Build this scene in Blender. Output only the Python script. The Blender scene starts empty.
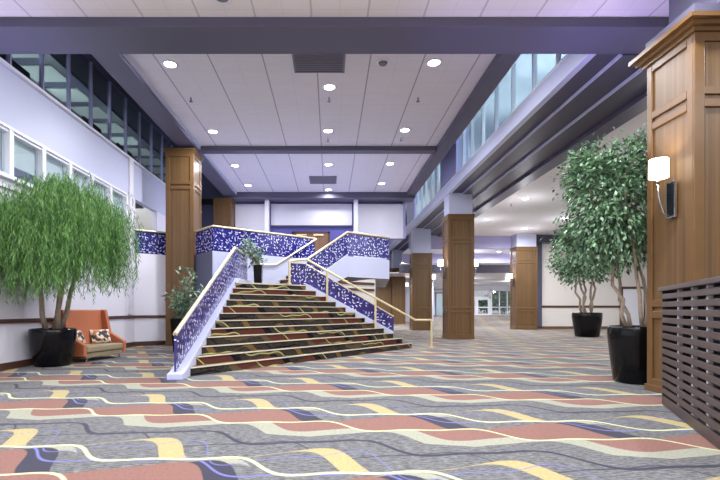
import bpy, math, random
from mathutils import Vector, Matrix
random.seed(7)
R = math.radians
SC = bpy.context.scene
COL = SC.collection
H = 1.25                      # eye height
F = 460.0

# ------------------------------------------------------------------ helpers
def srgb(r, g, b):
    f = lambda c: (c/255/12.92) if c/255 <= .04045 else ((c/255+.055)/1.055)**2.4
    return (f(r), f(g), f(b), 1)

class MB:
    def __init__(s): s.v = []; s.f = []
    def add(s, vs, fs):
        n = len(s.v); s.v += [tuple(p) for p in vs]; s.f += [tuple(i+n for i in f) for f in fs]; return s
    def box(s, x0, x1, y0, y1, z0, z1):
        return s.add([(x0,y0,z0),(x1,y0,z0),(x1,y1,z0),(x0,y1,z0),(x0,y0,z1),(x1,y0,z1),(x1,y1,z1),(x0,y1,z1)],
                     [(3,2,1,0),(4,5,6,7),(0,1,5,4),(1,2,6,5),(2,3,7,6),(3,0,4,7)])
    def prism(s, pts, z0, z1):                 # plan polygon; z0/z1 numbers or per-point lists
        n = len(pts)
        a = z0 if isinstance(z0, (list, tuple)) else [z0]*n
        b = z1 if isinstance(z1, (list, tuple)) else [z1]*n
        area = sum(pts[i][0]*pts[(i+1)%n][1]-pts[(i+1)%n][0]*pts[i][1] for i in range(n))
        if area < 0: pts = list(pts)[::-1]; a = a[::-1]; b = b[::-1]
        vs = [(p[0],p[1],z) for p, z in zip(pts, a)] + [(p[0],p[1],z) for p, z in zip(pts, b)]
        return s.add(vs, [tuple(range(n))[::-1], tuple(range(n, 2*n))] + [(i,(i+1)%n,n+(i+1)%n,n+i) for i in range(n)])
    def slab(s, a, b, z, t0, t1):              # upright slab from plan point a to b, z = (bot_a, bot_b, top_a, top_b), offsets t0..t1 to its left
        d = Vector((b[0]-a[0], b[1]-a[1])); d.normalize(); nrm = Vector((-d.y, d.x))
        p = [(a[0]+nrm.x*t0, a[1]+nrm.y*t0), (b[0]+nrm.x*t0, b[1]+nrm.y*t0), (b[0]+nrm.x*t1, b[1]+nrm.y*t1), (a[0]+nrm.x*t1, a[1]+nrm.y*t1)]
        return s.prism(p, [z[0], z[1], z[1], z[0]], [z[2], z[3], z[3], z[2]])
    def tube(s, path, r, n=8, cap=True):
        P = [Vector(p) for p in path]; m = len(P)
        rr = r if isinstance(r, (list, tuple)) else [r]*m
        vs = []; up0 = None
        for i, p in enumerate(P):
            t = (P[min(i+1, m-1)] - P[max(i-1, 0)]).normalized()
            if up0 is None:
                up0 = Vector((0,0,1)) if abs(t.z) < .9 else Vector((1,0,0))
            x = t.cross(up0).normalized(); y = x.cross(t).normalized(); up0 = y
            for k in range(n):
                a = 2*math.pi*k/n
                vs.append(p + (x*math.cos(a) + y*math.sin(a))*rr[i])
        fs = [(i*n+k, i*n+(k+1)%n, (i+1)*n+(k+1)%n, (i+1)*n+k) for i in range(m-1) for k in range(n)]
        if cap: fs += [tuple(range(n))[::-1], tuple((m-1)*n+k for k in range(n))]
        return s.add(vs, fs)
    def lathe(s, prof, c=(0,0,0), n=32):
        m = len(prof)
        vs = [(c[0]+r*math.cos(2*math.pi*k/n), c[1]+r*math.sin(2*math.pi*k/n), c[2]+z) for r, z in prof for k in range(n)]
        fs = [(i*n+k, i*n+(k+1)%n, (i+1)*n+(k+1)%n, (i+1)*n+k) for i in range(m-1) for k in range(n)]
        fs += [tuple(range(n))[::-1], tuple((m-1)*n+k for k in range(n))]
        return s.add(vs, fs)
    def xf(s, M):
        s.v = [tuple(M @ Vector(p)) for p in s.v]; return s

ORG = {}
def build(name, mb, mat, parent=None, world=True, smooth=False, bevel=0, uv=None, seg=2):
    off = ORG.get(parent.name, Vector((0,0,0))) if (parent and world) else Vector((0,0,0))
    me = bpy.data.meshes.new(name)
    me.from_pydata([tuple(Vector(p)-off) for p in mb.v], [], mb.f)
    me.materials.append(mat)
    if uv:
        L = me.uv_layers.new(name='UVMap')
        for lp in me.loops:
            L.data[lp.index].uv = uv(Vector(mb.v[lp.vertex_index]))
    if smooth: me.polygons.foreach_set('use_smooth', [True]*len(me.polygons))
    me.update()
    o = bpy.data.objects.new(name, me); COL.objects.link(o)
    if parent:
        o.parent = parent; ORG[o.name] = ORG.get(parent.name, Vector((0,0,0)))
    if bevel:
        m = o.modifiers.new('bevel', 'BEVEL'); m.width = bevel; m.segments = seg; m.limit_method = 'ANGLE'; m.angle_limit = R(35)
    return o
def tag(o, label=None, cat=None, group=None, kind=None):
    if label: o['label'] = label
    if cat: o['category'] = cat
    if group: o['group'] = group
    if kind: o['kind'] = kind
    return o
def struct(name, mb, mat, label=None, cat=None, **k):
    o = build(name, mb, mat, **k); tag(o, label, cat, kind='structure'); return o
def thing(name, label, cat, loc=(0,0,0), rz=0, group=None, kind=None):
    o = bpy.data.objects.new(name, None); COL.objects.link(o); o.empty_display_size = .2
    o.location = loc; o.rotation_euler = (0,0,rz); ORG[o.name] = Vector(loc)
    return tag(o, label, cat, group, kind)
KIDS = {}
def copy_tree(o, loc=None, rz=None, label=None, parent=None):
    c = o.copy(); COL.objects.link(c)
    if parent: c.parent = parent
    if loc: c.location = loc
    if rz is not None: c.rotation_euler = (0,0,rz)
    if label: c['label'] = label
    for ch in [x for x in COL.objects if x.parent == o]:
        copy_tree(ch, parent=c)
    return c

# ------------------------------------------------------------------ materials
def newmat(name):
    m = bpy.data.materials.new(name); m.use_nodes = True
    nt = m.node_tree; return m, nt, nt.nodes['Principled BSDF']
class G:
    """tiny node graph helper"""
    def __init__(s, nt): s.nt = nt
    def n(s, t, **k):
        x = s.nt.nodes.new(t)
        for a, b in k.items(): setattr(x, a, b)
        return x
    def link(s, a, b): s.nt.links.new(a, b)
    def put(s, sock, v):
        if isinstance(v, (int, float, tuple, list)): sock.default_value = v
        else: s.link(v, sock)
    def m(s, op, a, b=0.0, c=0.0):
        x = s.n('ShaderNodeMath', operation=op)
        for i, v in enumerate((a, b, c)): s.put(x.inputs[i], v)
        return x.outputs[0]
    def vm(s, op, a, b=(0,0,0)):
        x = s.n('ShaderNodeVectorMath', operation=op); s.put(x.inputs[0], a); s.put(x.inputs[1], b)
        return x.outputs['Value'] if op in ('DOT_PRODUCT','LENGTH','DISTANCE') else x.outputs[0]
    def mix(s, f, a, b):
        x = s.n('ShaderNodeMix', data_type='RGBA'); s.put(x.inputs[0], f); s.put(x.inputs[6], a); s.put(x.inputs[7], b); return x.outputs[2]
    def coord(s, w='Object'): return s.n('ShaderNodeTexCoord').outputs[w]
    def sep(s, v):
        x = s.n('ShaderNodeSeparateXYZ'); s.link(v, x.inputs[0]); return x.outputs
    def comb(s, a, b, c=0.0):
        x = s.n('ShaderNodeCombineXYZ')
        for i, v in enumerate((a, b, c)): s.put(x.inputs[i], v)
        return x.outputs[0]
    def noise(s, v, scale, detail=2.0, rough=.5):
        x = s.n('ShaderNodeTexNoise'); s.link(v, x.inputs['Vector']); x.inputs['Scale'].default_value = scale
        x.inputs['Detail'].default_value = detail; x.inputs['Roughness'].default_value = rough; return x.outputs['Fac']
    def ramp(s, f, a, b):
        x = s.n('ShaderNodeMapRange'); s.put(x.inputs[0], f); x.inputs[1].default_value = a; x.inputs[2].default_value = b; return x.outputs[0]
    def bump(s, h, strength, dist, bsdf):
        x = s.n('ShaderNodeBump'); x.inputs['Strength'].default_value = strength; x.inputs['Distance'].default_value = dist
        s.link(h, x.inputs['Height']); s.link(x.outputs[0], bsdf.inputs['Normal'])

def plain(name, col, rough=.6, metal=0, var=.06, scale=6, spec=.4):
    m, nt, b = newmat(name); g = G(nt)
    f = g.noise(g.coord(), scale, 3)
    dark = tuple(c*(1-var) for c in col[:3])+(1,); lite = tuple(min(1, c*(1+var)) for c in col[:3])+(1,)
    g.link(g.mix(f, dark, lite), b.inputs['Base Color'])
    b.inputs['Roughness'].default_value = rough; b.inputs['Metallic'].default_value = metal
    b.inputs['Specular IOR Level'].default_value = spec
    return m
def emis(name, col, strength):
    m, nt, b = newmat(name)
    b.inputs['Base Color'].default_value = col; b.inputs['Emission Color'].default_value = col
    b.inputs['Emission Strength'].default_value = strength; return m

M = {}
M['white'] = plain('wall_white_paint', srgb(226,223,233), .55, var=.02)
M['cream'] = plain('wall_cream_paint', srgb(222,216,210), .6, var=.02)
M['lav'] = plain('lavender_paint', srgb(194,197,222), .45, var=.02)
M['lav_mid'] = plain('mid_lavender_paint', srgb(165,163,204), .5, var=.02)
M['purple'] = plain('purple_paint', srgb(92,88,160), .5, var=.03)
M['beam'] = plain('violet_grey_paint', srgb(90,88,108), .45, var=.03)
M['beam_dark'] = plain('dark_violet_grey_paint', srgb(70,68,86), .45, var=.03)
M['slate'] = plain('slate_paint', srgb(92,94,118), .5, var=.03)
M['black'] = plain('matte_black', srgb(22,22,28), .5)
M['trim'] = plain('white_trim_paint', srgb(232,232,240), .35, var=.01)
M['brown'] = plain('dark_brown_trim', srgb(84,58,46), .4, var=.12, scale=12)
M['tile_plain'] = plain('low_ceiling_paint', srgb(232,228,232), .7, var=.02)
M['brass'] = plain('brushed_brass', srgb(238,222,176), .3, 0.6, var=.04)
M['pale_rail'] = plain('pale_champagne_rail', srgb(222,208,170), .3, 0.45, var=.03)
M['chrome'] = plain('chrome', srgb(210,212,220), .12, 1, var=.02)
M['pot'] = plain('gloss_black_pot', srgb(12,12,15), .16, var=.1, spec=.3)
M['soil'] = plain('dark_soil', srgb(58,46,38), .9, var=.4, scale=40)
M['bark'] = plain('pale_bark', srgb(150,134,116), .8, var=.4, scale=18)
M['orange'] = plain('orange_upholstery', srgb(182,108,74), .5, var=.06, scale=5)
M['olive'] = plain('taupe_cushion_fabric', srgb(150,136,108), .7, var=.08, scale=9)
M['slatwood'] = plain('dark_plum_brown_wood', srgb(74,61,59), .42, var=.16, scale=3)
M['blind'] = plain('pale_roller_blind', srgb(204,212,212), .8, var=.03)
M['vent'] = plain('grey_vent_metal', srgb(120,117,132), .5, var=.05)
M['grille'] = plain('dark_grille', srgb(62,60,72), .6)
M['lens'] = emis('downlight_lens', (.93,.95,1,1), 30)
M['shade'] = emis('glowing_shade', (1,.90,.74,1), 6)
M['cyan'] = plain('pale_cyan_paint', srgb(206,214,220), .6, var=.2, scale=.9)
M['hedge'] = plain('garden_green', srgb(70,104,62), .8, var=.5, scale=5)
M['paving'] = plain('pale_paving', srgb(190,186,180), .8, var=.08, scale=3)
M['marble'] = plain('petal_white', srgb(236,222,226), .6, var=.05)

# glass
def glass(name, tint, refl, rough=0.02):
    m = bpy.data.materials.new(name); m.use_nodes = True; nt = m.node_tree; nt.nodes.clear(); g = G(nt)
    out = g.n('ShaderNodeOutputMaterial'); mx = g.n('ShaderNodeMixShader'); tr = g.n('ShaderNodeBsdfTransparent'); gl = g.n('ShaderNodeBsdfGlossy')
    tr.inputs[0].default_value = tint; gl.inputs['Roughness'].default_value = rough; gl.inputs[0].default_value = (.9,.94,1,1)
    lw = g.n('ShaderNodeLayerWeight'); lw.inputs[0].default_value = .5
    f = g.m('ADD', g.m('MULTIPLY', g.m('POWER', lw.outputs['Facing'], 5.0), .8*(1-refl)), refl)
    g.link(f, mx.inputs[0]); g.link(tr.outputs[0], mx.inputs[1]); g.link(gl.outputs[0], mx.inputs[2]); g.link(mx.outputs[0], out.inputs[0])
    return m
M['glass'] = glass('clear_window_glass', (.93,.96,.97,1), .05)
M['glass_dark'] = glass('smoked_window_glass', (.72,.78,.76,1), .06)
M['glass_blue'] = glass('blue_tinted_glass', (.86,.94,.95,1), .12)

# wood with fine vertical boards
def wood(name, a, b_, board=.052):
    m, nt, b = newmat(name); g = G(nt); c = g.coord(); x, y, z = g.sep(c)
    s = g.m('ADD', x, g.m('MULTIPLY', y, 1.0))
    grain = g.noise(g.comb(g.m('MULTIPLY', s, 26), g.m('MULTIPLY', y, 2), g.m('MULTIPLY', z, 1.1)), 1.0, 4, .6)
    cell = g.n('ShaderNodeTexWhiteNoise', noise_dimensions='1D'); g.link(g.m('FLOOR', g.m('DIVIDE', s, board)), cell.inputs['W'])
    f = g.m('ADD', g.m('MULTIPLY', grain, .62), g.m('MULTIPLY', cell.outputs['Value'], .38))
    col = g.mix(f, a, b_)
    fr = g.m('FRACT', g.m('DIVIDE', s, board))
    groove = g.m('LESS_THAN', fr, .07)
    col = g.mix(g.m('MULTIPLY', groove, .30), col, tuple(v*.4 for v in a[:3])+(1,))
    g.link(col, b.inputs['Base Color']); b.inputs['Roughness'].default_value = .38; b.inputs['Specular IOR Level'].default_value = .45
    return m
M['wood'] = wood('oak_veneer', srgb(74,55,32), srgb(124,92,57))
M['wood_trim'] = plain('oak_moulding', srgb(106,77,46), .35, var=.14, scale=7)
M['wood_door'] = wood('walnut_door', srgb(112,78,56), srgb(146,108,80), .4)

# acoustic tile ceiling
def tiles(name, col, w, off, k=.5):
    m, nt, b = newmat(name); g = G(nt); x, y, z = g.sep(g.coord())
    def line(c, p, th, o=0): return g.m('LESS_THAN', g.m('ABSOLUTE', g.m('SUBTRACT', g.m('FRACT', g.m('ADD', g.m('DIVIDE', c, p), .5+o)), .5)), th/p)
    big = line(x, w, .018, off); half = line(x, w/2, .008, off*2); row = line(y, w/2, .010)
    n = g.noise(g.comb(g.m('MULTIPLY', x, .9), g.m('MULTIPLY', y, 4)), 1.5, 4)
    base = g.mix(n, tuple(c*.94 for c in col[:3])+(1,), tuple(min(1,c*1.03) for c in col[:3])+(1,))
    c1 = g.mix(g.m('MULTIPLY', g.m('MAXIMUM', half, row), .10), base, srgb(90,86,100))
    c2 = g.mix(g.m('MULTIPLY', big, k), c1, srgb(70,66,84))
    g.link(c2, b.inputs['Base Color']); b.inputs['Roughness'].default_value = .75; b.inputs['Specular IOR Level'].default_value = .2
    return m
M['tiles'] = tiles('acoustic_tile', srgb(224,220,228), 1.26, .248)
M['tiles_front'] = tiles('acoustic_tile_front', srgb(236,228,230), .975, .33, .28)

# carpet of flowing bands
def carpet(name, sx, kz, pal, rot=0, px=1.65, py=2.1, slope=.22, sheen=.11, lw=1.0):
    m, nt, b = newmat(name); g = G(nt); co = g.coord(); x, y, z = g.sep(co)
    if rot:
        c_, s_ = math.cos(rot), math.sin(rot)
        x, y = g.m('ADD', g.m('MULTIPLY', x, c_), g.m('MULTIPLY', y, s_)), g.m('SUBTRACT', g.m('MULTIPLY', y, c_), g.m('MULTIPLY', x, s_))
    wob = g.m('MULTIPLY', g.m('SUBTRACT', g.noise(g.comb(x, y), .25, 1), .5), .16)
    t = g.m('ADD', g.m('ADD', g.m('DIVIDE', g.m('ADD', x, g.m('MULTIPLY', y, -.277)), px), 1.967+sx), wob)
    q = g.m('ADD', g.m('DIVIDE', g.m('MULTIPLY', g.m('ADD', g.m('ADD', y, g.m('MULTIPLY', x, slope)), g.m('MULTIPLY', z, kz)), -1.0), py), 1.696)
    q = g.m('WRAP', q, .56, -.44)
    def W(off, a, lag, k2=.4):
        u = g.m('MULTIPLY', g.m('SUBTRACT', t, lag), 2*math.pi)
        r = g.m('MULTIPLY', g.m('ADD', g.m('SINE', u), g.m('MULTIPLY', g.m('SINE', g.m('MULTIPLY', u, 2.0)), k2)), a)
        return g.m('ADD', r, off)
    sf = .004
    def below(c): return g.ramp(g.m('SUBTRACT', q, c), -sf, sf)          # nearer than the curve
    def above(c): return g.ramp(g.m('SUBTRACT', c, q), -sf, sf)
    def AND(a, b): return g.m('MULTIPLY', a, b)
    def line(c, h): return g.ramp(g.m('SUBTRACT', h, g.m('ABSOLUTE', g.m('SUBTRACT', q, c))), -sf, sf)
    ns = g.noise(g.comb(g.m('MULTIPLY', x, 12), g.m('MULTIPLY', y, 62), g.m('MULTIPLY', z, 62)), 1.0, 3, .75)
    heather = g.mix(g.ramp(ns, .38, .62), pal['grey_d'], pal['grey'])
    L1 = W(0, .062, 0); L2 = W(.32, .062, .25)
    col = heather
    # above the first line: the tan arch with its grey lens, thin dark curves
    col = g.mix(line(W(-.35, .075, .60, .3), .015), col, pal['navy'])
    col = g.mix(line(W(-.24, .085, .16, .3), .006), col, pal['navy'])
    O = W(-.135, .135, .46, .18); I = W(-.075, .13, .36, .18)
    col = g.mix(AND(below(O), above(L1)), col, pal['tan'])
    col = g.mix(AND(below(I), above(L1)), col, heather)
    # below the second line: beige pools and a rust wedge
    col = g.mix(AND(below(L2), above(W(.50, .10, .72, .2))), col, pal['beige'])
    col = g.mix(AND(below(L2), above(W(.375, .10, .76, .2))), col, pal['rust'])
    # between the lines: grey, navy swoosh, rust
    Rb = W(.16, .125, -.20, .22); Q = W(.13, .15, -.04, .10)
    bt = AND(below(L1), above(L2))
    col = g.mix(bt, col, heather)
    col = g.mix(AND(bt, above(W(.14, .14, .10, .1))), col, pal['beige'])
    col = g.mix(AND(bt, above(W(.08, .14, .02, .1))), col, heather)
    col = g.mix(AND(bt, below(Q)), col, pal['navy'])
    col = g.mix(AND(bt, below(Rb)), col, pal['rust'])
    col = g.mix(line(W(.055, .062, -.24), .007), col, pal['violet'])
    col = g.mix(line(W(-.12, .12, .62), .004), col, pal['violet'])
    col = g.mix(line(L1, .0115*lw), col, pal['lime'])
    col = g.mix(line(L2, .0095*lw), col, pal['lime'])
    n2 = g.noise(g.comb(g.m('MULTIPLY', x, 30), g.m('MULTIPLY', y, 70), g.m('MULTIPLY', z, 70)), 1.0, 2, .7)
    col = g.mix(g.m('MULTIPLY', g.ramp(n2, .60, .36), .30), col, (.03,.03,.04,1))
    g.link(col, b.inputs['Base Color']); b.inputs['Roughness'].default_value = .95; b.inputs['Specular IOR Level'].default_value = .12
    b.inputs['Sheen Weight'].default_value = sheen; b.inputs['Sheen Roughness'].default_value = .45; b.inputs['Sheen Tint'].default_value = (1,.97,.92,1)
    g.bump(n2, .25, .004, b)
    return m
PAL = dict(grey=srgb(126,126,124), grey_d=srgb(60,60,66), beige=srgb(152,152,134), tan=srgb(172,156,108), navy=srgb(50,49,64),
           rust=srgb(130,92,82), lime=srgb(204,206,156), violet=srgb(108,110,170))
M['carpet'] = carpet('carpet_waves', .0, 0.0, PAL)
PAL2 = dict(grey=srgb(84,74,62), grey_d=srgb(36,32,34), beige=srgb(104,90,62), tan=srgb(132,104,58), navy=srgb(22,19,29),
            rust=srgb(100,56,46), lime=srgb(196,194,120), violet=srgb(50,42,58))  # darker palette, with the shade on the risers in its colours
M['stair_carpet'] = carpet('stair_carpet_waves', .10, 1.3, PAL2, rot=R(42), px=1.25, py=1.6, slope=.12, sheen=0, lw=1.25)
M['nosing'] = plain('cream_nosing', srgb(206,198,178), .6, var=.1, scale=14)  # cream strip along the step edges, slightly mottled

# balustrade artwork: white dashes on blue
def dashes(name, base_a, base_b, ink):
    m, nt, b = newmat(name); g = G(nt); uv = g.n('ShaderNodeUVMap').outputs[0]
    def layer(scale, seed, lim):
        u = g.vm('ADD', g.vm('MULTIPLY', uv, (scale, scale, 0)), (seed, seed*1.7, 0))
        vo = g.n('ShaderNodeTexVoronoi', voronoi_dimensions='2D'); vo.inputs['Scale'].default_value = 1; vo.inputs['Randomness'].default_value = .85
        g.link(u, vo.inputs['Vector'])
        d = g.vm('SUBTRACT', u, vo.outputs['Position']); dx, dy, _ = g.sep(d)
        cr, cg, cb = g.sep(vo.outputs['Color'])
        ang = g.m('MULTIPLY', g.m('FLOOR', g.m('MULTIPLY', cr, 4)), math.pi/4)
        ca, sa = g.m('COSINE', ang), g.m('SINE', ang)
        lx = g.m('ADD', g.m('MULTIPLY', dx, ca), g.m('MULTIPLY', dy, sa)); ly = g.m('SUBTRACT', g.m('MULTIPLY', dy, ca), g.m('MULTIPLY', dx, sa))
        k = g.m('MULTIPLY', g.m('LESS_THAN', g.m('ABSOLUTE', lx), .33), g.m('LESS_THAN', g.m('ABSOLUTE', ly), .12))
        return g.m('MULTIPLY', k, g.m('GREATER_THAN', cg, lim)), cb
    k1, c1 = layer(9.0, 3.1, .22); k2, c2 = layer(7.5, 9.7, .5)
    bg = g.mix(g.noise(uv, 3.0, 2), base_a, base_b)
    col = g.mix(g.m('MULTIPLY', k2, .5), bg, srgb(120,120,210))
    col = g.mix(k1, col, g.mix(c1, srgb(180,182,232), ink))
    g.link(col, b.inputs['Base Color']); b.inputs['Roughness'].default_value = .2
    return m
M['dash_blue'] = dashes('blue_dash_artwork', srgb(22,18,90), srgb(46,42,132), srgb(246,246,255))
M['dash_navy'] = dashes('navy_dash_artwork', srgb(18,16,78), srgb(38,34,122), srgb(225,228,250))
M['dash_lilac'] = dashes('lilac_dash_artwork', srgb(38,32,86), srgb(72,64,134), srgb(244,244,252))

def pillow_mat():
    m, nt, b = newmat('patterned_pillow_fabric'); g = G(nt); c = g.coord()
    vo = g.n('ShaderNodeTexVoronoi'); vo.inputs['Scale'].default_value = 14; g.link(c, vo.inputs['Vector'])
    r, gg, bb = g.sep(vo.outputs['Color'])
    col = g.mix(g.m('GREATER_THAN', r, .62), srgb(222,206,186), srgb(70,60,62)); col = g.mix(g.m('GREATER_THAN', gg, .75), col, srgb(186,120,84))
    g.link(col, b.inputs['Base Color']); b.inputs['Roughness'].default_value = .85
    return m
M['pillow'] = pillow_mat()
def leaf_mat(name, a, b_, trans=.25):
    m, nt, b = newmat(name); g = G(nt)
    geo = g.n('ShaderNodeNewGeometry'); col = g.mix(geo.outputs['Random Per Island'], a, b_)
    g.link(col, b.inputs['Base Color']); b.inputs['Roughness'].default_value = .33
    b.inputs['Subsurface Weight'].default_value = 0
    tr = g.n('ShaderNodeBsdfTranslucent'); g.link(col, tr.inputs[0]); mx = g.n('ShaderNodeMixShader'); mx.inputs[0].default_value = trans
    g.link(b.outputs[0], mx.inputs[1]); g.link(tr.outputs[0], mx.inputs[2]); g.link(mx.outputs[0], nt.nodes['Material Output'].inputs[0])
    return m
M['willow_leaf'] = leaf_mat('weeping_leaf', srgb(40,88,46), srgb(136,182,98), .35)
M['ficus_leaf'] = leaf_mat('ficus_leaf', srgb(20,54,36), srgb(148,186,144), .2)  # pale end of the leaf colours paints in highlights
M['plant_leaf'] = leaf_mat('house_plant_leaf', srgb(40,84,62), srgb(150,180,150), .2)

# ------------------------------------------------------------------ setting
ZC = H+5.9                                        # main ceiling
XL = -6.73
# floor with a gentle ramp at the far end
fl = MB()
ys = [-6, 36, 52, 56]; zs = [0, 0, .61, .61]
for i in range(3):
    fl.add([(-9,ys[i],zs[i]),(30,ys[i],zs[i]),(30,ys[i+1],zs[i+1]),(-9,ys[i+1],zs[i+1])], [(0,1,2,3)])
struct('floor', fl, M['carpet'])
# ceilings
struct('ceiling', MB().box(-4.71, 3.86, 8.86, 23.06, ZC, ZC+.1), M['tiles'])
struct('ceiling_front', MB().box(XL-.3, 24, -6, 8.05, H+5.09, H+5.2), M['tiles_front'])
struct('ceiling_low', MB().box(7.1, 24, 8.86, 30.3, H+4.8, H+4.95), M['tile_plain'])
struct('ceiling_roof_left', MB().box(XL-3.2, -4.71, 8.86, 30, H+7.6, H+7.7), M['slate'])
struct('ceiling_roof_right', MB().box(3.86, 10.2, 8.86, 41, H+7.6, H+7.7), M['cyan'])
# beams
bm = MB().box(XL-.3, 24, 8.0, 8.86, H+4.92, H+5.4).box(XL-.3, 24, 8.6, 8.86, H+5.4, H+7.7); struct('ceiling_beam_front', bm, M['beam'], bevel=.01)
struct('ceiling_beam_near', MB().box(5.27, 5.85, -6, 7.16, H+4.15, H+5.1), M['beam'], bevel=.01)
struct('ceiling_beam_left', MB().box(-5.33, -4.71, 8.86, 24, H+5.7, H+7.6), M['beam'], bevel=.01)
struct('trim_2', MB().box(-4.73, -4.66, 8.86, 23.06, H+5.78, H+5.9), M['lav'])
struct('ceiling_beam_right', MB().box(3.84, 4.27, 8.86, 24, H+5.7, H+7.6), M['beam'], bevel=.01)
struct('ceiling_beam_cross', MB().box(-4.71, 3.84, 16.58, 16.96, H+5.74, H+5.9), M['beam'], bevel=.01)
struct('ceiling_bulkhead_back', MB().box(-5.33, 4.27, 23.06, 24, H+5.6, H+7.6), M['beam'])

# left wall: lower wall, lower windows, band, clerestory
YL0, YL1 = -6, 15.8
struct('wall_left', MB().box(XL-.2, XL, YL0, YL1, 0, H+2.72), M['white'])
struct('wall_left_band', MB().box(XL-.2, XL+.0, YL0, 24, H+3.82, H+5.06), M['lav'])
struct('baseboard_left', MB().box(XL, XL+.03, YL0, YL1, 0, .15), M['brown'])
struct('trim_3', MB().box(XL, XL+.045, YL0, YL1, .965, 1.055), M['brown'], bevel=.012)
struct('trim_4', MB().box(XL-.02, XL+.10, YL0, 15.25, H+2.72, H+2.80).box(XL-.02, XL+.05, YL0, 15.25, H+2.52, H+2.58), M['trim'])
struct('trim_5', MB().box(XL-.02, XL+.08, YL0, 24, H+5.04, H+5.10), M['trim'])
struct('trim_6', MB().box(XL-.02, XL+.04, YL0, 15.25, H+3.78, H+3.84), M['trim'])
struct('trim_7', MB().box(XL, XL+.07, 15.3, 15.6, 1.1, H+5.1), M['white'])
YM = [9.69-1.115*k for k in range(13, 0, -1)] + [9.69+1.105*k for k in range(6)]
YM = [y for y in YM if y > 5]
nwin = 0
for i in range(len(YM)-1):
    a, b = YM[i], YM[i+1]; nwin += 1
    w = thing('window_%d' % nwin, None, None, (XL, (a+b)/2, H+2.8), kind='structure')
    fr = MB().box(XL-.14, XL+.03, b-.065, b+.065, H+2.8, H+3.8).box(XL-.14, XL+.0, a+.065, b-.065, H+3.72, H+3.8)
    build('window_frame', fr, M['trim'], w)
    build('pane', MB().box(XL-.09, XL-.08, a+.065, b-.065, H+2.8, H+3.72), M['glass'], w)
    dropz = .34 if 9.6 < a < 10.2 else .03
    build('roller_blind', MB().box(XL-.16, XL-.15, a+.08, b-.075, H+2.8+dropz, H+3.72).box(XL-.17, XL-.14, a+.08, b-.075, H+2.8+dropz-.03, H+2.8+dropz), M['blind'], w)
struct('wall_left_recess', MB().box(XL-1.6, XL-1.5, YL0, 15.4, H+2.6, H+3.9).box(XL-1.5, XL-.2, YL0, 15.4, H+2.6, H+2.7), M['slate'])
YU = [y for y in YM] + [16.32, 17.4, 18.5, 19.6, 20.7, 21.8, 23, 24]
for i in range(len(YU)-1):
    a, b = YU[i], YU[i+1]; nwin += 1
    w = thing('window_%d' % nwin, None, None, (XL, (a+b)/2, H+5.1), kind='structure')
    build('mullion', MB().box(XL-.08, XL+.01, b-.025, b+.025, H+5.1, H+7.0), M['lav_mid'], w)
    build('pane', MB().box(XL-.05, XL-.04, a+.035, b-.035, H+5.1, H+7.0), M['glass_dark'], w)
struct('wall_left_header', MB().box(XL-.2, XL, YL0, 24, H+7.0, H+7.65), M['slate'])
# room behind the clerestory: dark ceiling with pale tiles
lr = MB()
for k in range(13):
    y0 = 8.2+k*1.22
    lr.box(XL-1.35, XL-.45, y0, y0+.82, H+6.28, H+6.31)
struct('ceiling_panels_left', lr, M['blind'])
struct('ceiling_clerestory_left', MB().box(XL-3, XL-.2, YL0, 24, H+6.31, H+6.4), M['slate'])
struct('wall_clerestory_left', MB().box(XL-3.1, XL-3, YL0, 24, H+3.9, H+6.4), M['slate'])
dk = MB()
for a, b in ((9.75, 10.75), (13.1, 14.1), (15.2, 16.3)): dk.box(XL-.34, XL-.28, a, b, H+5.06, H+5.52)
struct('trim_8', dk, M['black'])

# upper storey: wall under the balcony, slab, doorway in the left wall
U = Vector((.777, .628))
P0 = (-3.86, 15.1); PT = (-.58, 17.75); RB = (-.73, 15.0); RT = (.62, 16.33); RE = (2.27, 17.6); PL = (-4.78, 16.24); WA = (XL, 15.8); WB = (-5.78, 16.52)
slab = [(XL,15.8),(-5.78,16.52),(-5.7,17.1),(-4.8,17.1),PL,P0,PT,RT,RE,(2.9,24),(XL,24)]
struct('floor_upper', MB().prism(slab, 2.42, 3.15), M['lav'])
struct('wall_under_balcony', MB().slab(WA, WB, (0,0,3.2,3.2), -.02, .15), M['white'])
struct('baseboard_balcony', MB().slab(WA, WB, (0,0,.15,.15), -.05, -.02), M['brown'])
struct('trim_9', MB().slab(WA, WB, (.965,.965,1.055,1.055), -.065, -.02), M['brown'])
struct('wall_balcony_return', MB().slab(PL, P0, (0,0,3.18,3.18), -.02, .12), M['slate'])
struct('wall_balcony_front', MB().slab(P0, PT, (0,0,3.18,3.18), -.02, .12), M['lav'])
struct('wall_under_flight', MB().slab((-.73,15.02), (1.72,17.2), (0,0,1.95,2.42), .03, .15), M['cream'])
struct('wall_flight_side', MB().slab(RB, RT, (1.7,2.42,2.14,3.22), -.02, .1), M['lav'])
lou = MB()
for z0 in (2.16, 1.93): lou.slab((.35,15.98), (1.66,17.14), (z0,z0,z0+.09,z0+.09), -.0, .06)
struct('trim_10', lou, M['brown'])
# upper doorway in the left wall
dl = MB().box(XL-.2, XL, 15.62, 15.9, 3.15, H+3.82).box(XL-.2, XL, 17.9, 24, 3.15, H+3.82)
struct('wall_left_upper', dl, M['white'])
struct('wall_doorway_recess', MB().box(XL-1.3, XL-1.2, 15.8, 19, 3.1, H+4.0).box(XL-1.2, XL-.2, 18.2, 18.3, 3.1, H+4), M['cream'])
struct('door_1', MB().box(XL-1.2, XL-1.15, 16.9, 17.9, 3.15, 5.1), M['wood_door'])

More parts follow.
